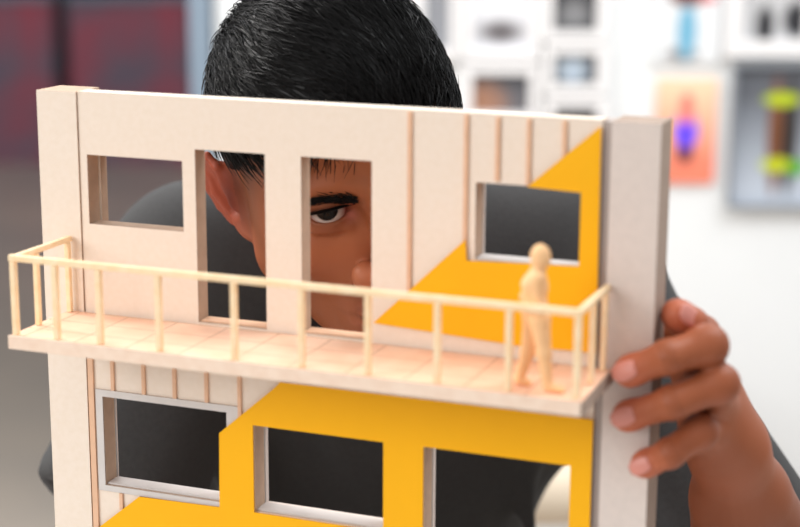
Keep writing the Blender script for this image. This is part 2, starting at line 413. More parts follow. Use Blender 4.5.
# pale trim round the lower left window
Z(plate('window_trim', rect(.0332, .1316, -.1150, -.0490), [rect(L1[0], L1[1], L1[2], L1[3])], -.0011, -.0001, [M['trim'], M['grey_edge']], md))
# vertical ribs
RB = M['rib']
def rib(x, z0, z1, w=.0024): 
    s = .0016 
    o = Z(boxes('rib', [span(x - w / 2, x + w / 2, -s, -.0001, z0, z1)], RB, md, .0002)); return o
for x, z0, z1 in ((.2400, .0300, .1338), (.2728, .0600, .1338), (.2908, .0985, .1334), (.3083, .0972, .1334), (.3280, .1125, .1334)): rib(x, z0, z1)
for x in (.0457, .0674, .0887, .1104): rib(x, -.0488, -.0300)
rib(.1325, -.060, -.0300)
rib(.0303, BOT, -.0300, .0038); rib(.0490, -.126, -.1152)
# yellow card overlays
YE = [M['yellow'], M['yellow_edge']]
up = [(.3480, .1318), (.3083, .0966), (W4[1], .0955), (W4[1], .0553), (.2745, .0530), (.2736, .0648), (.2190, .0119), (.3055, .0075), (.3492, .0080)]
Z(plate('yellow_panel', up, [], -.0024, -.0017, YE, md))
lo = [(.0282, -.1432), (.0626, -.1151), (.1183, -.1140), (.1191, -.0666), (.1561, -.0341), (.1600, -.0300), (.3488, -.0300), (.3488, BOT + .001), (.0325, BOT + .001)]
lo2 = [(.0325, -.1400)] + lo[1:]
Z(plate('yellow_panel', lo2, [rect(*L2), rect(*L3)], -.0024, -.0017, YE, md))
# balcony: floor slab, rails, posts
BX0, BX1, BY = .0176, .3582, -.0665
bal = boxes('balcony', [span(BX0, BX1, BY, -.0026, -.0062, 0)], M['deck'], md, .0003); Z(bal)
def sub(o): o.parent = bal; return o
sub(boxes('edge_strip', [span(BX0 - .0001, BX1 + .0001, BY - .0011, BY - .0001, -.0076, .0004)], M['strip'], None, .0002))
sub(boxes('underside', [span(BX0, BX1, BY, -.0026, -.0076, -.0063)], M['board_edge'], None, .0001))
sub(boxes('end_strip', [span(BX1 + .0002, BX1 + .0009, BY, -.0026, -.0074, .0002)], M['grey_edge'], None, .0001))
RZ1 = .0462; rr = .0018; FY = -.0632
xs = []
for px, py in ((57.7, 337), (101, 345), (160, 352), (235, 359), (302, 367), (368, 377), (437, 386), (508, 396)): xs.append(at(px, py, 1, FY)[0])
for i, x in enumerate([.0205] + xs + [.3548]): sub(bar('railing_post', (x, FY, .0002), (x, FY, RZ1 - .0026), rr, M['stick']))
for x, ys in ((.0205, (-.040, -.006)), (.3548, (-.034, -.008))):
    for y in ys: sub(bar('railing_post', (x, y, .0002), (x, y, RZ1 - .0026), rr * .9, M['stick']))
sub(bar('handrail', (.0182, FY, RZ1 - .0006), (.3570, FY, RZ1 - .0006), rr * 1.05, M['stick']))
for x in (.0205, .3548): sub(bar('handrail', (x, FY + .0021, RZ1 - .0008), (x, -.0030, RZ1 - .0008), rr * .95, M['stick']))

# ------------------------------------------------------------------ scale figure on the balcony
def scale_figure():
    b = at(538, 394, 2, .0006); bx, by = b[0], -.0525
    bx = at(538, 391, 1, by)[0]
    q = lambda px, py, dy=0: np.append((at(px, py, 1, by + dy) - V(bx, by, 0))[[0, 1]], at(px, py, 1, by + dy)[2])
    # hand-posed joints, slightly stooped, walking towards the right end of the balcony
    J = dict(head=q(540.5, 257), chin=q(543, 265), neck=q(537.5, 269), chest=q(535, 285), waist=q(536, 307), hipA=q(533, 320, .0028), hipB=q(540, 320, -.0028),
             kneeA=q(528, 352, .004), ankA=q(519, 386, .002), toeA=q(528, 390, .002), kneeB=q(544, 354, -.004), ankB=q(548, 384, -.004), toeB=q(562, 389, -.004),
             shA=q(533, 279, .0055), elA=q(524, 297, .0075), haA=q(525, 316, .0070), shB=q(538, 279, -.0045), elB=q(537, 297, -.0052), haB=q(541, 314, -.0055))
    zmin = min(J['toeA'][2], J['toeB'][2], J['ankA'][2], J['ankB'][2])
    for k in ('ankA', 'ankB'): J[k][2] = .0032
    for k in ('toeA', 'toeB'): J[k][2] = .0018
    s = SDF((-.022, -.02, -.002), (.024, .02, .085), .0006)
    s.ell(J['head'], (.0053, .0050, .0066), k=.001); s.cone(J['head'] + V(.001, 0, -.003), J['chin'], .0042, .0026, k=.002)
    s.cone(J['head'] + V(-.001, 0, -.003), J['neck'], .0026, .0030, k=.002)
    s.cone(J['neck'] + V(0, 0, -.004), J['chest'], .0042, .0066, k=.003).cone(J['chest'], J['waist'], .0064, .0056, k=.003)
    s.cone(J['shA'], J['shB'], .0034, .0034, k=.003)
    for a in 'AB':
        s.cone(J['waist'], J['hip' + a], .005, .0052, k=.003)
        s.chain([J['hip' + a], J['knee' + a], J['ank' + a]], [.0052, .0038, .0026], k=.002)
        s.chain([J['ank' + a], J['toe' + a]], [.0026, .0018], k=.001)
        s.chain([J['sh' + a], J['el' + a], J['ha' + a]], [.0029, .0023, .0020], k=.0012)
    s.half((0, 0, .0001), (0, 0, -1), k=0)
    v, F = s.mesh(1)
    o = link('scale_figure', np_mesh('scale_figure', v, F), M['figure'], None, (bx, by, H + .0003), True)
    tag(o, 'small light wooden scale figure standing on the model balcony by its right end', 'figure')
scale_figure()

# ------------------------------------------------------------------ the person
HC = V(.1262, .1861, .0750)
HQ = np.stack([V(-0.84686196, -0.49302707, -0.19937183), V(0.52713184, -0.82781958, -0.19195512), V(-0.07040484, -0.26765473, 0.96093918)], 1)   # columns: his right, forward, up
_c, _s = math.cos(math.radians(2.5)), math.sin(math.radians(2.5))
HQ = np.stack([HQ[:, 0] * _c + HQ[:, 1] * _s, HQ[:, 1] * _c - HQ[:, 0] * _s, HQ[:, 2]], 1)       # turned a little further to his left
HC = at(330, 215, depth=1.012) - HQ @ V(.0305, .080, 0)
toW = lambda p: HQ @ np.asarray(p, float) + HC
toL = lambda p: HQ.T @ (np.asarray(p, float) - HC)
ORIG = V(.08, .44, -H)                                    # object origin on the room floor
SHL = at(560, 272, depth=1.27); SHR = at(201, 275, depth=1.25); NECK = at(378, 226, depth=1.26)
HIP = V(.034, .470, -.470)
ELL = at(775, 632, depth=1.10); WRL = at(729, 452, 1, .080)
ELR = at(118, 600, depth=1.16); WRR = V(.195, .130, -.226); SLR = at(84, 600, depth=1.16); SLL = at(796, 628, depth=1.13)

# head mesh in head space
def head_sdf():
    s = SDF((-.112, -.125, -.19), (.112, .135, .135), .0014)
    s.ell((0, -.014, .035), (.0745, .093, .079), k=.0)
    s.ell((0, .026, .035), (.062, .058, .058), k=.02)
    s.ell((0, .028, -.03), (.0585, .058, .072), k=.02)
    s.ell((0, .066, -.103), (.02, .02, .015), k=.015)
    for x in (-1, 1): s.ell((x * .058, .004, -.028), (.0145, .036, .044), k=.016)
    for x in (-1, 1):
        s.cone((x * .053, .0, -.055), (x * .018, .066, -.103), .017, .015, k=.02)
        s.ell((x * .044, .056, -.028), (.021, .020, .017), k=.014)
        s.cone((x * .012, .084, .0145), (x * .044, .070, .0150), .0085, .008, k=.012)
    s.ell((0, .070, -.075), (.030, .022, .026), k=.014)      # muzzle
    for x in (-1, 1):
        s.ell((x * .0305, .094, -.002), (.019, .016, .0125), None, 'sub', .014)
        s.ell((x * .0305, .0695, -.0005), (.0147, .0147, .0147), k=.004)           # lids
        s.cone((x * .017, .0805, .0085), (x * .043, .0765, .0080), .0030, .0028, k=.004)   # upper lid fold
        s.cone((x * .020, .0790, -.0105), (x * .041, .0755, -.0095), .0025, .0025, k=.005) # lower lid
    s.cone((0, .085, .006), (0, .106, -.033), .0085, .0105, k=.010)
    s.ell((0, .1075, -.036), (.0125, .0115, .0105), k=.006)
    for x in (-1, 1):
        s.ell((x * .0175, .0960, -.0395), (.0092, .0120, .0100), k=.005)
        s.ell((x * .0100, .1015, -.0495), (.0046, .0060, .0045), None, 'sub', .003)
    s.cone((0, .0955, -.052), (0, .094, -.060), .005, .004, k=.006)
    # lips
    for x in (-1, 1):
        s.cone((x * .002, .0945, -.0655), (x * .026, .0835, -.0715), .0058, .0030, k=.005)
        s.cone((x * .001, .0930, -.0775), (x * .024, .0835, -.0735), .0066, .0030, k=.005)
        s.cone((x * .0, .1005, -.0710), (x * .0285, .0860, -.0725), .0016, .0013, 'sub', .003)
        s.ell((x * .0295, .083, -.0725), (.004, .004, .004), None, 'sub', .005)
    s.cone((-.012, .090, -.088), (.012, .090, -.088), .003, .003, 'sub', .010)
    # ears
    for x in (-1, 1):
        fl = .46 if x > 0 else .34; u = norm((x * (.26 if x > 0 else .08), -.24, .93)); v = norm(V(x * fl, -.86, 0) - u * (V(x * .66, -.75, 0) @ u)); n = np.cross(u, v) * (1 if x > 0 else -1)
        if n[1] < 0: n = -n
        c = V(x * (.0835 if x > 0 else .0765), -.022, -.012); E = np.stack([v, n, u], 1)
        pt = lambda a, b, d=0: c + v * a + u * b + n * d
        s.ell(pt(-.001, .002), (.0155, .0042, .028), E, k=.005)
        s.ell(pt(-.012, -.002, -.004), (.012, .010, .022), E, k=.008)
        s.ell(pt(.001, .009, .0055), (.0098, .0052, .0165), E, 'sub', .003)
        s.ell(pt(-.004, -.006, .0050), (.0085, .0070, .0105), E, 'sub', .004)
        arc = [pt(-.0125 , .006, .003), pt(-.012, .020, .0025), pt(-.005, .0295, .0015), pt(.005, .0295, .001), pt(.0125, .021, .001), pt(.0155, .008, .001), pt(.0145, -.006, .001), pt(.009, -.019, .001)]
        s.chain(arc, [.0028] * 3 + [.0034, .0036, .0034, .0030, .0028], k=.002)
        s.chain([pt(.0065, .016, .001), pt(.0088, .004, .0015), pt(.006, -.010, .001)], [.0020, .0026, .0022], k=.003)
        s.ell(pt(-.003, -.0245, .001), (.0085, .0045, .0105), E, k=.005)
        s.ell(pt(-.0125, -.005, .0045), (.003, .0035, .006), E, k=.003)
    # neck down into the collar
    nb = toL(NECK + V(0, .005, -.03))
    s.cone((0, -.035, -.045), nb, .053, .056, k=.02)
    for x in (-1, 1):      # eye openings: an almond cut through the lids
        s.ell((x * .0302, .0835, .0004), (.0150, .016, .0047), None, 'sub', .0016)
    return s
s = head_sdf(); hv, hF = s.mesh(1)
def sm(d, a, b): return np.clip((d - a) / (b - a), 0, 1)
def gauss(v, c, r): return np.exp(-(((v - np.array(c)) / np.array(r)) ** 2).sum(1))
def skin_colour(n): return np.tile(np.array(srgb(164, 94, 58)[:3]), (n, 1))
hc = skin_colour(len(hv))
def tint(col, w, c): w = np.clip(w, 0, 1)[:, None]; return col * (1 - w) + np.array(srgb(*c)[:3]) * w
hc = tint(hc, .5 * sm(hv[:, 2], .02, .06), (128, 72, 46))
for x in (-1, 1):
    hc = tint(hc, .75 * gauss(hv, (x * .0325, .08, .002), (.022, .03, .014)), (108, 60, 42))  # shade under the brow painted into the skin round the eyes
    hc = tint(hc, .5 * gauss(hv, (x * .045, .06, -.035), (.022, .03, .018)), (176, 98, 66))  # light on the cheeks painted into the skin
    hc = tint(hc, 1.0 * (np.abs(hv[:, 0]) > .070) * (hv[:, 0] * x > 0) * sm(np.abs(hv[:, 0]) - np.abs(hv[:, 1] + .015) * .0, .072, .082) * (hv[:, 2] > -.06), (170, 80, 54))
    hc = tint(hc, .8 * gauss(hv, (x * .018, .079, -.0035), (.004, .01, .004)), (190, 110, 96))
hc = tint(hc, .7 * gauss(hv, (0, .11, -.035), (.026, .03, .016)), (222, 136, 100))  # lit highlight of the nose painted into the skin colour
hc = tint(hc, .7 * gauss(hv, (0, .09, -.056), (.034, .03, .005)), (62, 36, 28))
for x in (-1, 1): hc = tint(hc, .85 * gauss(hv, (x * .0815, -.010, -.008), (.007, .010, .014)), (92, 34, 24)); hc = tint(hc, .6 * gauss(hv, (x * .080, -.008, -.040), (.009, .012, .010)), (206, 124, 92))  # shade painted into the ear hollow, light into the lobe
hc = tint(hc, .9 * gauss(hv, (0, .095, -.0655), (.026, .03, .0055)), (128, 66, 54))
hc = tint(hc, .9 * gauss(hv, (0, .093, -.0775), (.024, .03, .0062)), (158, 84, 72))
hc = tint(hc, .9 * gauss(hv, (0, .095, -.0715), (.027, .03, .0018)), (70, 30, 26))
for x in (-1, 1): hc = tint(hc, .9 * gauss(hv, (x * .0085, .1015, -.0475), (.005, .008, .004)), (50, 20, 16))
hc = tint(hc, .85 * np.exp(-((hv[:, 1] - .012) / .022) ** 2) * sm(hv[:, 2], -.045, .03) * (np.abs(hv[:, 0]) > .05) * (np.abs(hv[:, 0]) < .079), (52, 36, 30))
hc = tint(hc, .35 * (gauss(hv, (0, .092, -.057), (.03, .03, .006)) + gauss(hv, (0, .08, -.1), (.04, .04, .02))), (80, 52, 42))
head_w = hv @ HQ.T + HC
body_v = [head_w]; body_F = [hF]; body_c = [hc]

# left forearm and hand closing on the right column (fingers wrap its front edge, thumb behind)
def P(px, py, Y): return at(px, py, 1, Y)
F1 = [P(690, 352, .055), P(694, 330, .050), P(681, 321, .0270), V(.3895, .0150, .0292)]
F1[1:] = [P(700, 335, .040), P(691, 325, .021), V(.3890, .0125, .0300)]
F2 = [P(703, 374, .040), P(707, 346, .0035), P(668, 357, -.0115), P(628, 372, -.0098)]
F3 = [P(711, 402, .043), P(719, 384, .0035), P(673, 402, -.0115), P(626, 417, -.0098)]
F4 = [P(704, 428, .044), P(700, 432, .0050), P(670, 453, -.0105), P(643, 465, -.0090)]
THU = [WRL + V(-.012, .004, .012), P(712, 392, .072), P(690, 356, .054), V(.370, .0372, .016)]
def hand_sdf():
    pts = np.array(F1 + F2 + F3 + F4 + THU + [WRL, ELL]); lo = pts.min(0) - .05; hi = pts.max(0) + .05
    s = SDF(lo, hi, .0014)
    ax = norm(ELL - WRL)
    L = np.linalg.norm(ELL - WRL)
    lat = norm(np.cross(ax, HEAD))
    s.cone(WRL - ax * .004, WRL + ax * .10, .0235, .0275, k=.01); s.cone(WRL + ax * .09, ELL, .0275, .038, k=.02)
    s.cone(WRL + ax * .05 + lat * .004, WRL + ax * .14 + lat * .008, .022, .030, k=.02)
    s.cone(WRL + ax * .05 - lat * .004, WRL + ax * .14 - lat * .006, .022, .029, k=.02)
    for f, w in ((F1, .0115), (F2, .0115), (F3, .0115), (F4, .011)):
        s.cone(WRL + (f[0] - WRL) * .12, f[0], .0150, w, k=.012)
    s.cone(F1[0], F4[0], .0105, .0100, k=.012)
    s.cone((F1[0] + WRL) / 2, (F4[0] + WRL) / 2, .014, .014, k=.014)
    s.cone(WRL, THU[1], .017, .0135, k=.014)
    rad = {0: (.0112, .0100, .0092, .0080), 1: (.0116, .0104, .0090, .0078), 2: (.0112, .0100, .0088, .0076), 3: (.0104, .0088, .0078, .0068)}
    t = SDF(lo, hi, .0014)
    for i, f in enumerate((F1, F2, F3, F4)):
        r = rad[i]
        g = SDF(lo, hi, .0014)
        g.chain(f, r, k=.0015)
        d = norm(f[3] - f[2])
        g.ell(f[1] + norm(f[1] - f[0]) * .001, (r[1] * 1.10,) * 3, k=.004)                  # knuckle
        g.ell(f[2], (r[2] * 1.05,) * 3, k=.003)
        g.ell(f[3] + norm(V(0, 1, 0)) * .0008 - d * .003, (r[3] * 1.10,) * 3, k=.004)      # pad
        k = .0018; hh = np.maximum(k - np.abs(t.f - g.f), 0) / k
        t.f = np.minimum(t.f, g.f) - hh * hh * k * .25
    t.chain(THU[1:], (.0120, .0105, .0088), k=.003)
    k = .007; hh = np.maximum(k - np.abs(t.f - s.f), 0) / k; s.f = np.minimum(t.f, s.f) - hh * hh * k * .25
    # keep the flesh out of the column
    sl, Pn = s._block(np.array([.30, -.0030, -.3]), np.array([.3802, .0262, .2]))
    if sl is not None:
        q = np.abs(Pn - np.array([.34, .0121, 0])) - np.array([.0406, .0143, 1]); bd = np.max(q[..., :2], -1)
        s.f[sl] = np.maximum(s.f[sl], -bd)
    s.half((0, 0, -.2590), (0, 0, -1), k=.001)
    return s
s = hand_sdf(); v, F = s.mesh(1)
c = skin_colour(len(v)); c[:] = srgb(158, 88, 56)[:3]
for f in (F1, F2, F3, F4):
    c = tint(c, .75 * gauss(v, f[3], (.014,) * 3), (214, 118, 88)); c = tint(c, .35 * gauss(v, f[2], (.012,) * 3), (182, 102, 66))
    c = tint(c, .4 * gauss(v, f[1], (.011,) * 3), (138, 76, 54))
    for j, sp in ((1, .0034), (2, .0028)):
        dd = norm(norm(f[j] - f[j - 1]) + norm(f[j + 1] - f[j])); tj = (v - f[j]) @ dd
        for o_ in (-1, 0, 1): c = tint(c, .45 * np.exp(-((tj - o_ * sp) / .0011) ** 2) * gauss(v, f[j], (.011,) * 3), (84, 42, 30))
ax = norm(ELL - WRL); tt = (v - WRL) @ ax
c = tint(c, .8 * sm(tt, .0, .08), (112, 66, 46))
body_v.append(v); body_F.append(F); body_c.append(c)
nails = []
def nail(f, up, w=.0050, l=.0066):
    d = norm(f[3] - f[2]); n = norm(np.asarray(up) - d * (np.asarray(up) @ d)); sd = np.cross(d, n)
    return (f, d, n, sd, w, l)
tocam = lambda p: norm(CAMP - p)
for f, r, upv in ((F1, .0080, V(-.1, -1, .75)), (F2, .0078, V(.0, -1, .35)), (F3, .0076, V(.0, -1, .30)), (F4, .0068, V(.0, -1, .25))):
    nails.append(nail(f, upv, r * .72, r * .88) + (r,))

# right arm under the sleeve, forearm resting on the table behind the model
def arm_r():
    ax = norm(WRR - ELR); pr = norm(np.cross(ax, V(0, 0, 1)))
    hand = WRR + ax * .085
    s = SDF(np.minimum(np.minimum(SHR, ELR), hand) - .09, np.maximum(np.maximum(SHR, ELR), hand) + .12, .0022)
    s.cone(SHR, SHR * .35 + ELR * .65, .036, .033, k=0).cone(SHR * .35 + ELR * .65, ELR, .033, .034, k=.01).cone(ELR, WRR, .034, .024, k=.02)
    for i in range(4):
        o = pr * (.030 - .020 * i)
        m = WRR + ax * .082 + o * 1.1 + V(0, 0, .004)
        s.cone(WRR + ax * .01 + o * .5, m, .014, .0115, k=.012)
        L = (.070, .080, .076, .060)[i if i != 0 else 0]
        s.chain([m, m + ax * L * .5 + V(0, 0, -.004), m + ax * L * .95 + V(0, 0, -.012)], [.0098, .0088, .0072], k=.002)
    s.chain([WRR + ax * .02 + pr * .02, WRR + ax * .055 + pr * .048 + V(0, 0, -.004), WRR + ax * .085 + pr * .060 + V(0, 0, -.01)], [.014, .011, .0085], k=.008)
    s.half((0, 0, -.2592), (0, 0, -1), k=.001)
    return s.mesh(1)
v, F = arm_r(); body_v.append(v); body_F.append(F); body_c.append(np.tile(np.array(srgb(140, 84, 58)[:3]), (len(v), 1)))
# upper left arm (inside the sleeve) and the trunk (inside the shirt) join the limbs
s = SDF(np.minimum(SHL, ELL) - .08, np.maximum(SHL, ELL) + .08, .004)
HML = SHL + (SLL - SHL) * .72; s.cone(SHL, HML, .040, .036, k=0).cone(HML, ELL, .036, .038, k=.02); s.half((0, 0, -.2592), (0, 0, -1), k=.001)
v, F = s.mesh(1); body_v.append(v); body_F.append(F); body_c.append(np.tile(np.array(srgb(130, 78, 54)[:3]), (len(v), 1)))
LAT = norm(SHL - SHR); MID = (SHL + SHR) / 2
AXS = norm(MID - HIP); FRN = norm(np.cross(LAT, AXS)); 
if FRN[1] > 0: FRN = -FRN
UPA = np.cross(FRN, LAT) if np.cross(FRN, LAT)[2] > 0 else -np.cross(FRN, LAT)
TR = np.stack([LAT, FRN, UPA], 1)
s = SDF(V(-.25, .15, -.62), V(.45, .65, .06), .007)
s.cone(SHL, SHR, .045, .045, k=0); s.ell(MID * .72 + HIP * .28, (.145, .095, .16), TR, k=.03); s.ell(MID * .2 + HIP * .8, (.135, .09, .19), TR, k=.03)
s.cone(NECK + V(0, 0, .0), MID, .05, .06, k=.03)
v, F = s.mesh(1); body_v.append(v); body_F.append(F); body_c.append(np.tile(np.array(srgb(140, 84, 58)[:3]), (len(v), 1)))
off = 0; FF = []
for v, F in zip(body_v, body_F): FF.append(F + off); off += len(v)
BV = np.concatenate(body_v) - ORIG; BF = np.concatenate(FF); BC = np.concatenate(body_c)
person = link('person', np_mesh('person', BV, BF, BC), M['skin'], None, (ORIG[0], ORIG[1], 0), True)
tag(person, 'person in charcoal t-shirt peering with one eye through the model and gripping its right edge', 'person')
def child(name, v, F, m, smooth=True, col=None, parent=person): return link(name, np_mesh(name, v - ORIG, F, col), m, parent, None, smooth)

# fingernails
for (f, d, n, sd, w, l, r) in nails:
    th = np.linspace(-1, 1, 9); tt = np.linspace(-1, 1, 9); g = []
    for b in tt:
        for a in th:
            ww = w * .92 * (1 - .30 * max(0, -b) ** 2 - .55 * max(0, b) ** 3)
            x = a * ww; y = r * 1.09 * math.sqrt(max(0, 1 - (a * ww / (r * 1.35)) ** 2)) - .0004 * (b * b)
            g.append(f[3] + d * (b * l - .0012) + sd * x + n * (y + .0003))
    g = np.array(g); q = [[i * 9 + j, i * 9 + j + 1, (i + 1) * 9 + j + 1, (i + 1) * 9 + j] for i in range(8) for j in range(8)]
    o = child('fingernail', g, np.array(q), M['nail']); sol = o.modifiers.new('thick', 'SOLIDIFY'); sol.thickness = .0009; sol.offset = 0

# eyes, looking at the camera
for x in (1, -1):
    c0 = toW((x * .0305, .0690, -.0005)); g = norm(CAMP - c0)
    bm = bmesh.new(); bmesh.ops.create_uvsphere(bm, u_segments=48, v_segments=40, radius=.0128); me = bpy.data.meshes.new('e'); bm.to_mesh(me); bm.free()
    ev = np.array([vv.co for vv in me.vertices]); ang = np.arccos(np.clip(ev[:, 2] / .0128, -1, 1))
    cl = np.tile(np.array(srgb(186, 172, 166)[:3]), (len(ev), 1))
    cl = tint(cl, sm(ang, .75, 1.15), (150, 84, 74)); cl = tint(cl, 1 - sm(ang, .56, .62), (14, 8, 6)); cl = tint(cl, 1 - sm(ang, .2, .24), (6, 5, 5))
    bul = 1 + .06 * (1 - sm(ang, 0, .5)); ev = ev * bul[:, None]
    Q = np.array(Vector(g).to_track_quat('Z', 'Y').to_matrix())
    F = [list(p.vertices) for p in me.polygons]
    m2 = bpy.data.meshes.new('eyeball'); m2.from_pydata((ev @ Q.T + c0 - ORIG).tolist(), [], F)
    a = m2.color_attributes.new('Col', 'FLOAT_COLOR', 'POINT'); a.data.foreach_set('color', np.concatenate([cl, np.ones((len(cl), 1))], 1).astype(np.float32).ravel())
    link('eyeball', m2, M['eye'], person, None, True)

# strands: tapered three-sided tubes
def strands(roots, dirs_fn, lens, r0, segs=4, seed=1):
    vs = []; fs = []
    for i, p in enumerate(roots):
        p = np.array(p, float); L = lens[i] / segs; base = len(vs)
        for k in range(segs + 1):
            d = dirs_fn(p, i, k / segs)
            a = norm(np.cross(d, V(.31, .77, .55))); b = np.cross(d, a); r = r0 * (1 - .85 * k / segs)
            for j in range(3):
                t = j * 2.0944; vs.append(p + (a * math.cos(t) + b * math.sin(t)) * r)
            p = p + d * L
        for k in range(segs):
            for j in range(3):
                o = base + k * 3; fs.append([o + j, o + (j + 1) % 3, o + 3 + (j + 1) % 3, o + 3 + j])
    return np.array(vs), np.array(fs)

# hair: a close cap plus combed strands
CC = V(.005, -.010, .037); CR = V(.0785, .0985, .0890)
def hair_sdf():
    s = SDF((-.11, -.13, -.08), (.11, .125, .14), .002)
    s.ell(CC, CR, k=0); s.ell((0, .026, .040), (.066, .0635, .062), k=.02)
    n = norm(V(0, .60, -1.)); s.half((0, .0735, .056), n, k=.006)
    for x in (-1, 1):
        s.ell((x * .083, -.02, -.03), (.022, .032, .046), None, 'sub', .006)
    s.ell((0, .03, -.03), (.0605, .062, .075), None, 'sub', .004)
    return s
v, F = hair_sdf().mesh(2)
cap_v = v
e1 = v[F[:, 1]] - v[F[:, 0]]; e2 = v[F[:, 3]] - v[F[:, 0]]; fn = np.cross(e1, e2); fc = v[F].mean(1)
outw = ((fc - CC) / CR); ok = (np.linalg.norm(outw, axis=1) > .93) & ((fn * outw).sum(1) > 0)
cand = fc[ok]; cn = fn[ok] / np.linalg.norm(fn[ok], axis=1)[:, None]
side = (cand[:, 2] < .034) & (cand[:, 1] > -.055); cand = cand[~side]; cn = cn[~side]
pick = RS.choice(len(cand), 7500); roots = cand[pick]; rn = cn[pick]
jit = RS.normal(0, 1, (len(roots), 3)); lens = RS.uniform(.016, .034, len(roots)) * np.clip(.35 + (roots[:, 2] + .02) * 9, .3, 1); lift = RS.uniform(.02, .30, len(roots))
swirl = V(.02, -.075, .095)
def hd(p, i, t):
    q = (p - CC) / CR; n = norm(q / CR)
    flow = V(-.55, .75, .0) * (1 if p[2] > .05 else .6) + norm(p - swirl) * .7 + V(0, 0, -.9) * max(0, .09 - p[2]) * 9
    flow = flow + jit[i] * .22 + .22 * np.sin(V(90, 70, 80) * p[[1, 2, 0]])
    f = flow - n * (flow @ n); f = norm(f)
    rad = np.linalg.norm(q)
    return norm(f + n * (lift[i] * (1 - 1.3 * t)))
sv, sF = strands(roots, hd, lens, .00062)
# fringe falling over the forehead
k = 1300; fx = RS.uniform(-.05, .052, k); fr = np.stack([fx, .078 - .016 * (fx / .05) ** 2, RS.uniform(.048, .074, k)], 1)
fl = RS.uniform(.018, .040, k); fj = RS.normal(0, .25, (k, 3))
def fd(p, i, t): return norm(V(.25, .30 - .75 * t, -.9) + fj[i] * .6)
fv, fF = strands(fr, fd, fl, .0006)
allv = np.concatenate([v, sv, fv]); allF = np.concatenate([F, sF + len(v), fF + len(v) + len(sv)])
child('hair', allv @ HQ.T + HC, allF, M['hair'])
# eyebrows, lashes
for x in (1, -1):
    n = 300; t = RS.uniform(0, 1, n); jz = RS.normal(0, .0013, n)
    bx = .013 + .037 * t; bz = .0099 + .0034 * np.sin(t * 2.2) - .002 * t + jz * (1.5 - .8 * t); by = .0925 - .05 * t ** 2 * .5 - .004 * t
    # sit them on the brow surface
    rts = []
    for a, b_ in zip(bx, bz):
        near = hv[(np.abs(hv[:, 0] - x * a) < .0025) & (np.abs(hv[:, 2] - b_) < .0025) & (hv[:, 1] > .03)]
        rts.append((x * a, near[:, 1].max() + .0003 if len(near) else .085, b_))
    jj = RS.normal(0, .2, (n, 3))
    bv, bF = strands(rts, lambda p, i, tt: norm(V(x * .9, -.35 - .35 * t[i], .35 - .6 * t[i]) + jj[i]), RS.uniform(.005, .009, n), .00042, 3)
    child('eyebrow', bv @ HQ.T + HC, bF, M['brow'])
    n = 46; t = np.linspace(0, 1, n); rts = []
    for a in t:
        ex = x * (.0168 + .0268 * a); ez = .0004 + .0047 * math.sqrt(max(0, 1 - ((abs(ex) - .0302) / .0146) ** 2)); dx = abs(ex) - .0305; rr2 = .0146 ** 2 - dx * dx - (ez) ** 2
        rts.append((ex, .0695 + math.sqrt(max(rr2, 1e-6)) + .0001, ez + .0004))
    bv, bF = strands(rts, lambda p, i, tt: norm(V(x * (t[i] - .4) * .8, .9, -.15 + .7 * tt)), np.full(n, .0050), .0006, 3)
    child('eyelash', bv @ HQ.T + HC, bF, M['brow'])

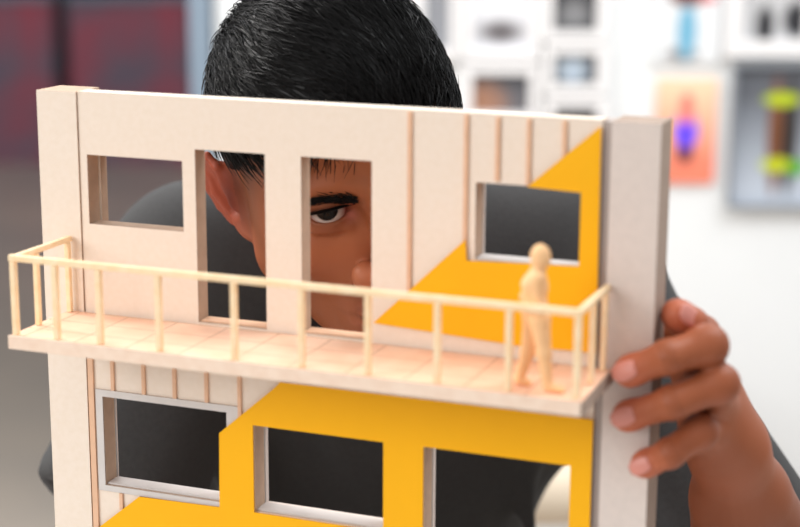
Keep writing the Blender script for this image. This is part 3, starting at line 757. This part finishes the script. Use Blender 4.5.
# t-shirt
def shirt_sdf():
    h = .0045
    uL = norm(SLL - SHL); uR = norm(SLR - SHR); lenL = np.linalg.norm(SLL - SHL); lenR = np.linalg.norm(SLR - SHR)
    cl = SHL + uL * lenL * .84; cr_ = SHR + uR * lenR * .71
    pts = np.array([SHL, SHR, cl, cr_, HIP, NECK]); lo = pts.min(0) - .16; hi = pts.max(0) + .16
    s = SDF(lo, hi, h)
    s.ell(MID * .72 + HIP * .28, (.150, .112, .185), TR, k=0)
    s.ell(MID * .2 + HIP * .8, (.138, .112, .215), TR, k=.06)
    s.ell(HIP, (.165, .118, .13), TR, k=.05)
    s.cone(SHL, SHR, .060, .060, k=.05)
    s.cone(NECK + V(0, .012, -.012), SHL, .058, .058, k=.04); s.cone(NECK + V(0, .012, -.012), SHR, .058, .060, k=.04)
    s.cone(SHR + V(.03, .03, -.06), HIP - LAT * .075 + V(0, 0, .10), .062, .085, k=.05)
    # cut the sleeves square
    for S, u, L, r0, r1, c in ((SHL, uL, lenL, .064, .060, cl), (SHR, uR, lenR, .060, .0565, cr_)):
        g = SDF(lo, hi, h); g.cone(S, S + u * L, r0, r1, k=0); g.half(c, u, k=.003)
        g.cone(c - u * .02, c + u * .05, r1 - .008, r1 - .008, 'sub', .002)
        k = .03; hh = np.maximum(k - np.abs(s.f - g.f), 0) / k; s.f = np.minimum(s.f, g.f) - hh * hh * k * .25
    # folds
    for a, b, r in ((SHR + V(.06, -.045, -.03), MID * .5 + HIP * .5 + FRN * .100, .010), (SHR + V(.10, -.05, -.02), MID * .45 + HIP * .55 + FRN * .10 + LAT * .03, .010), (SHL + V(-.05, -.05, -.03), MID * .5 + HIP * .5 + FRN * .10 + LAT * .06, .010),
                    (SHL + V(-.03, -.055, -.05), MID * .6 + HIP * .4 + FRN * .09 + LAT * .115, .009), (SHR + V(.02, -.05, -.07), MID * .5 + HIP * .5 + FRN * .09 - LAT * .10, .009),
                    (SHL + uL * .10 - HEAD * .05 + SIDE * .02, cl - HEAD * .040 + SIDE * .03, .008), (SHL + uL * .05 - HEAD * .05 + SIDE * .0, cl - HEAD * .05 , .007),
                    (SHR + uR * .04 - HEAD * .05, cr_ - HEAD * .045 - SIDE * .02, .007)):
        s.cone(a, b, r, r * .6, k=.018)
    # collar opening
    nd = norm(toW((0, -.035, -.05)) - NECK)
    s.cone(NECK + nd * .035, NECK + nd * .16, .064, .075, 'sub', .006)
    s.half(HIP + AXS * -.10, -AXS, k=.004); s.half((0, 0, -.2585), (0, 0, -1), k=0) if False else None
    return s, nd
s, nd = shirt_sdf(); v, F = s.mesh(2)
fn = np.cross(v[F[:, 1]] - v[F[:, 0]], v[F[:, 3]] - v[F[:, 0]]); vn = np.zeros_like(v)
for j in range(4): np.add.at(vn, F[:, j], fn)
vn /= np.maximum(np.linalg.norm(vn, axis=1), 1e-9)[:, None]
lv = (v - MID) @ TR
ridge = lambda ph: (1 - np.abs(np.sin(ph))) ** 2.5
ph1 = (lv[:, 0] * .9 + lv[:, 2] * .55) * 34 + 1.2 * np.sin(lv[:, 2] * 14) + .6 * np.sin(lv[:, 0] * 23 + 1)
ph2 = (lv[:, 0] * .8 - lv[:, 2] * .7) * 30 + 1.1 * np.sin(lv[:, 2] * 17 + 2)
v = v + vn * (.015 * ridge(ph1) * sm(np.sin(lv[:, 0] * 11 + lv[:, 2] * 5), -.3, .7) + .013 * ridge(ph2) * sm(np.sin(lv[:, 2] * 13 - lv[:, 0] * 6 + 1), -.2, .8))[:, None] * sm(-lv[:, 2], -.02, .09)[:, None]
shirt = child('t_shirt', v, F, M['shirt'])
# trousers, seated
def trousers():
    s = SDF(V(-.30, .0, -1.01), V(.46, .70, -.38), .009)
    s.ell(HIP + V(0, 0, -.02), (.16, .12, .12), TR, k=0)
    legs = []
    for sx in (-1, 1):
        hp = HIP + LAT * .085 * sx + V(0, 0, -.03); kn = hp + FRN * V(1, 1, 0) * .30 + LAT * .06 * sx + V(0, 0, -.02); kn[2] = -.49; an = V(kn[0], kn[1] + .05, -.93)
        s.cone(hp, kn, .085, .062, k=.04).cone(kn, an, .060, .045, k=.02); legs.append(an)
    return s, legs
s, legs = trousers(); v, F = s.mesh(2); child('trousers', v, F, M['trousers'])
for an in legs:
    s = SDF(an + V(-.12, -.26, -.09), an + V(.12, .09, .04), .005)
    s.cone(an + V(0, .02, -.045), an + V(0, -.03, -.03), .036, .042, k=0).cone(an + V(0, -.03, -.03), an + V(.03, -.17, -.055), .040, .028, k=.02).half((0, 0, -1.008), (0, 0, -1), k=.002)
    v, F = s.mesh(2); child('shoe', v, F, M['shoe'])
sb = HIP + V(.0, .0, 0)
st = empty('stool', (sb[0], sb[1] + .01, 0), 'round grey stool the person sits on, hidden behind the model', 'stool')
bm = bmesh.new(); bmesh.ops.create_cone(bm, cap_ends=True, segments=40, radius1=.16, radius2=.16, depth=.03, matrix=Matrix.Translation((0, 0, .355)))
link('seat', to_me(bm, 'stool_seat'), M['cream'], st)
for k in range(4):
    a = .785 + k * 1.571; bar('leg', (.17 * math.cos(a), .17 * math.sin(a), 0), (.12 * math.cos(a), .12 * math.sin(a), .34), .012, M['steel'], st, 10)

# ------------------------------------------------------------------ light
w = bpy.data.worlds.new('world'); scene.world = w; w.use_nodes = True
bg = w.node_tree.nodes['Background']; bg.inputs['Color'].default_value = (.97, .985, 1, 1); bg.inputs['Strength'].default_value = .58
def area(name, loc, target, size, power, col=(1, 1, 1)):
    l = bpy.data.lights.new(name, 'AREA'); l.shape = 'RECTANGLE'; l.size = size[0]; l.size_y = size[1]; l.energy = power; l.color = col
    o = bpy.data.objects.new(name, l); COL.objects.link(o); o.location = loc
    o.rotation_euler = (Vector(target) - Vector(loc)).to_track_quat('-Z', 'Y').to_euler(); return o
area('key_light', (-1.0, -1.9, 2.0), (.15, 0, 1.0), (1.6, 1.2), 35, (1, .985, .965))
area('back_light', (1.3, 1.6, 2.6), (.15, .2, 1.1), (.9, .7), 15, (.95, .98, 1))
area('left_back_light', (-.9, 1.5, 2.5), (.0, .25, 1.0), (.8, .6), 16, (.97, .98, 1))
area('side_light', (-1.35, .36, 1.95), (.12, .22, .98), (.6, .5), 26, (1, .97, .94))
area('wall_light', (1.2, 0.6, 3.2), tuple(CAMP + HEAD * WD + SIDE * .9 + V(0, 0, .8)), (2, 1), 58, (.97, .99, 1))
scene.view_settings.view_transform = 'Standard'; scene.view_settings.look = 'None'
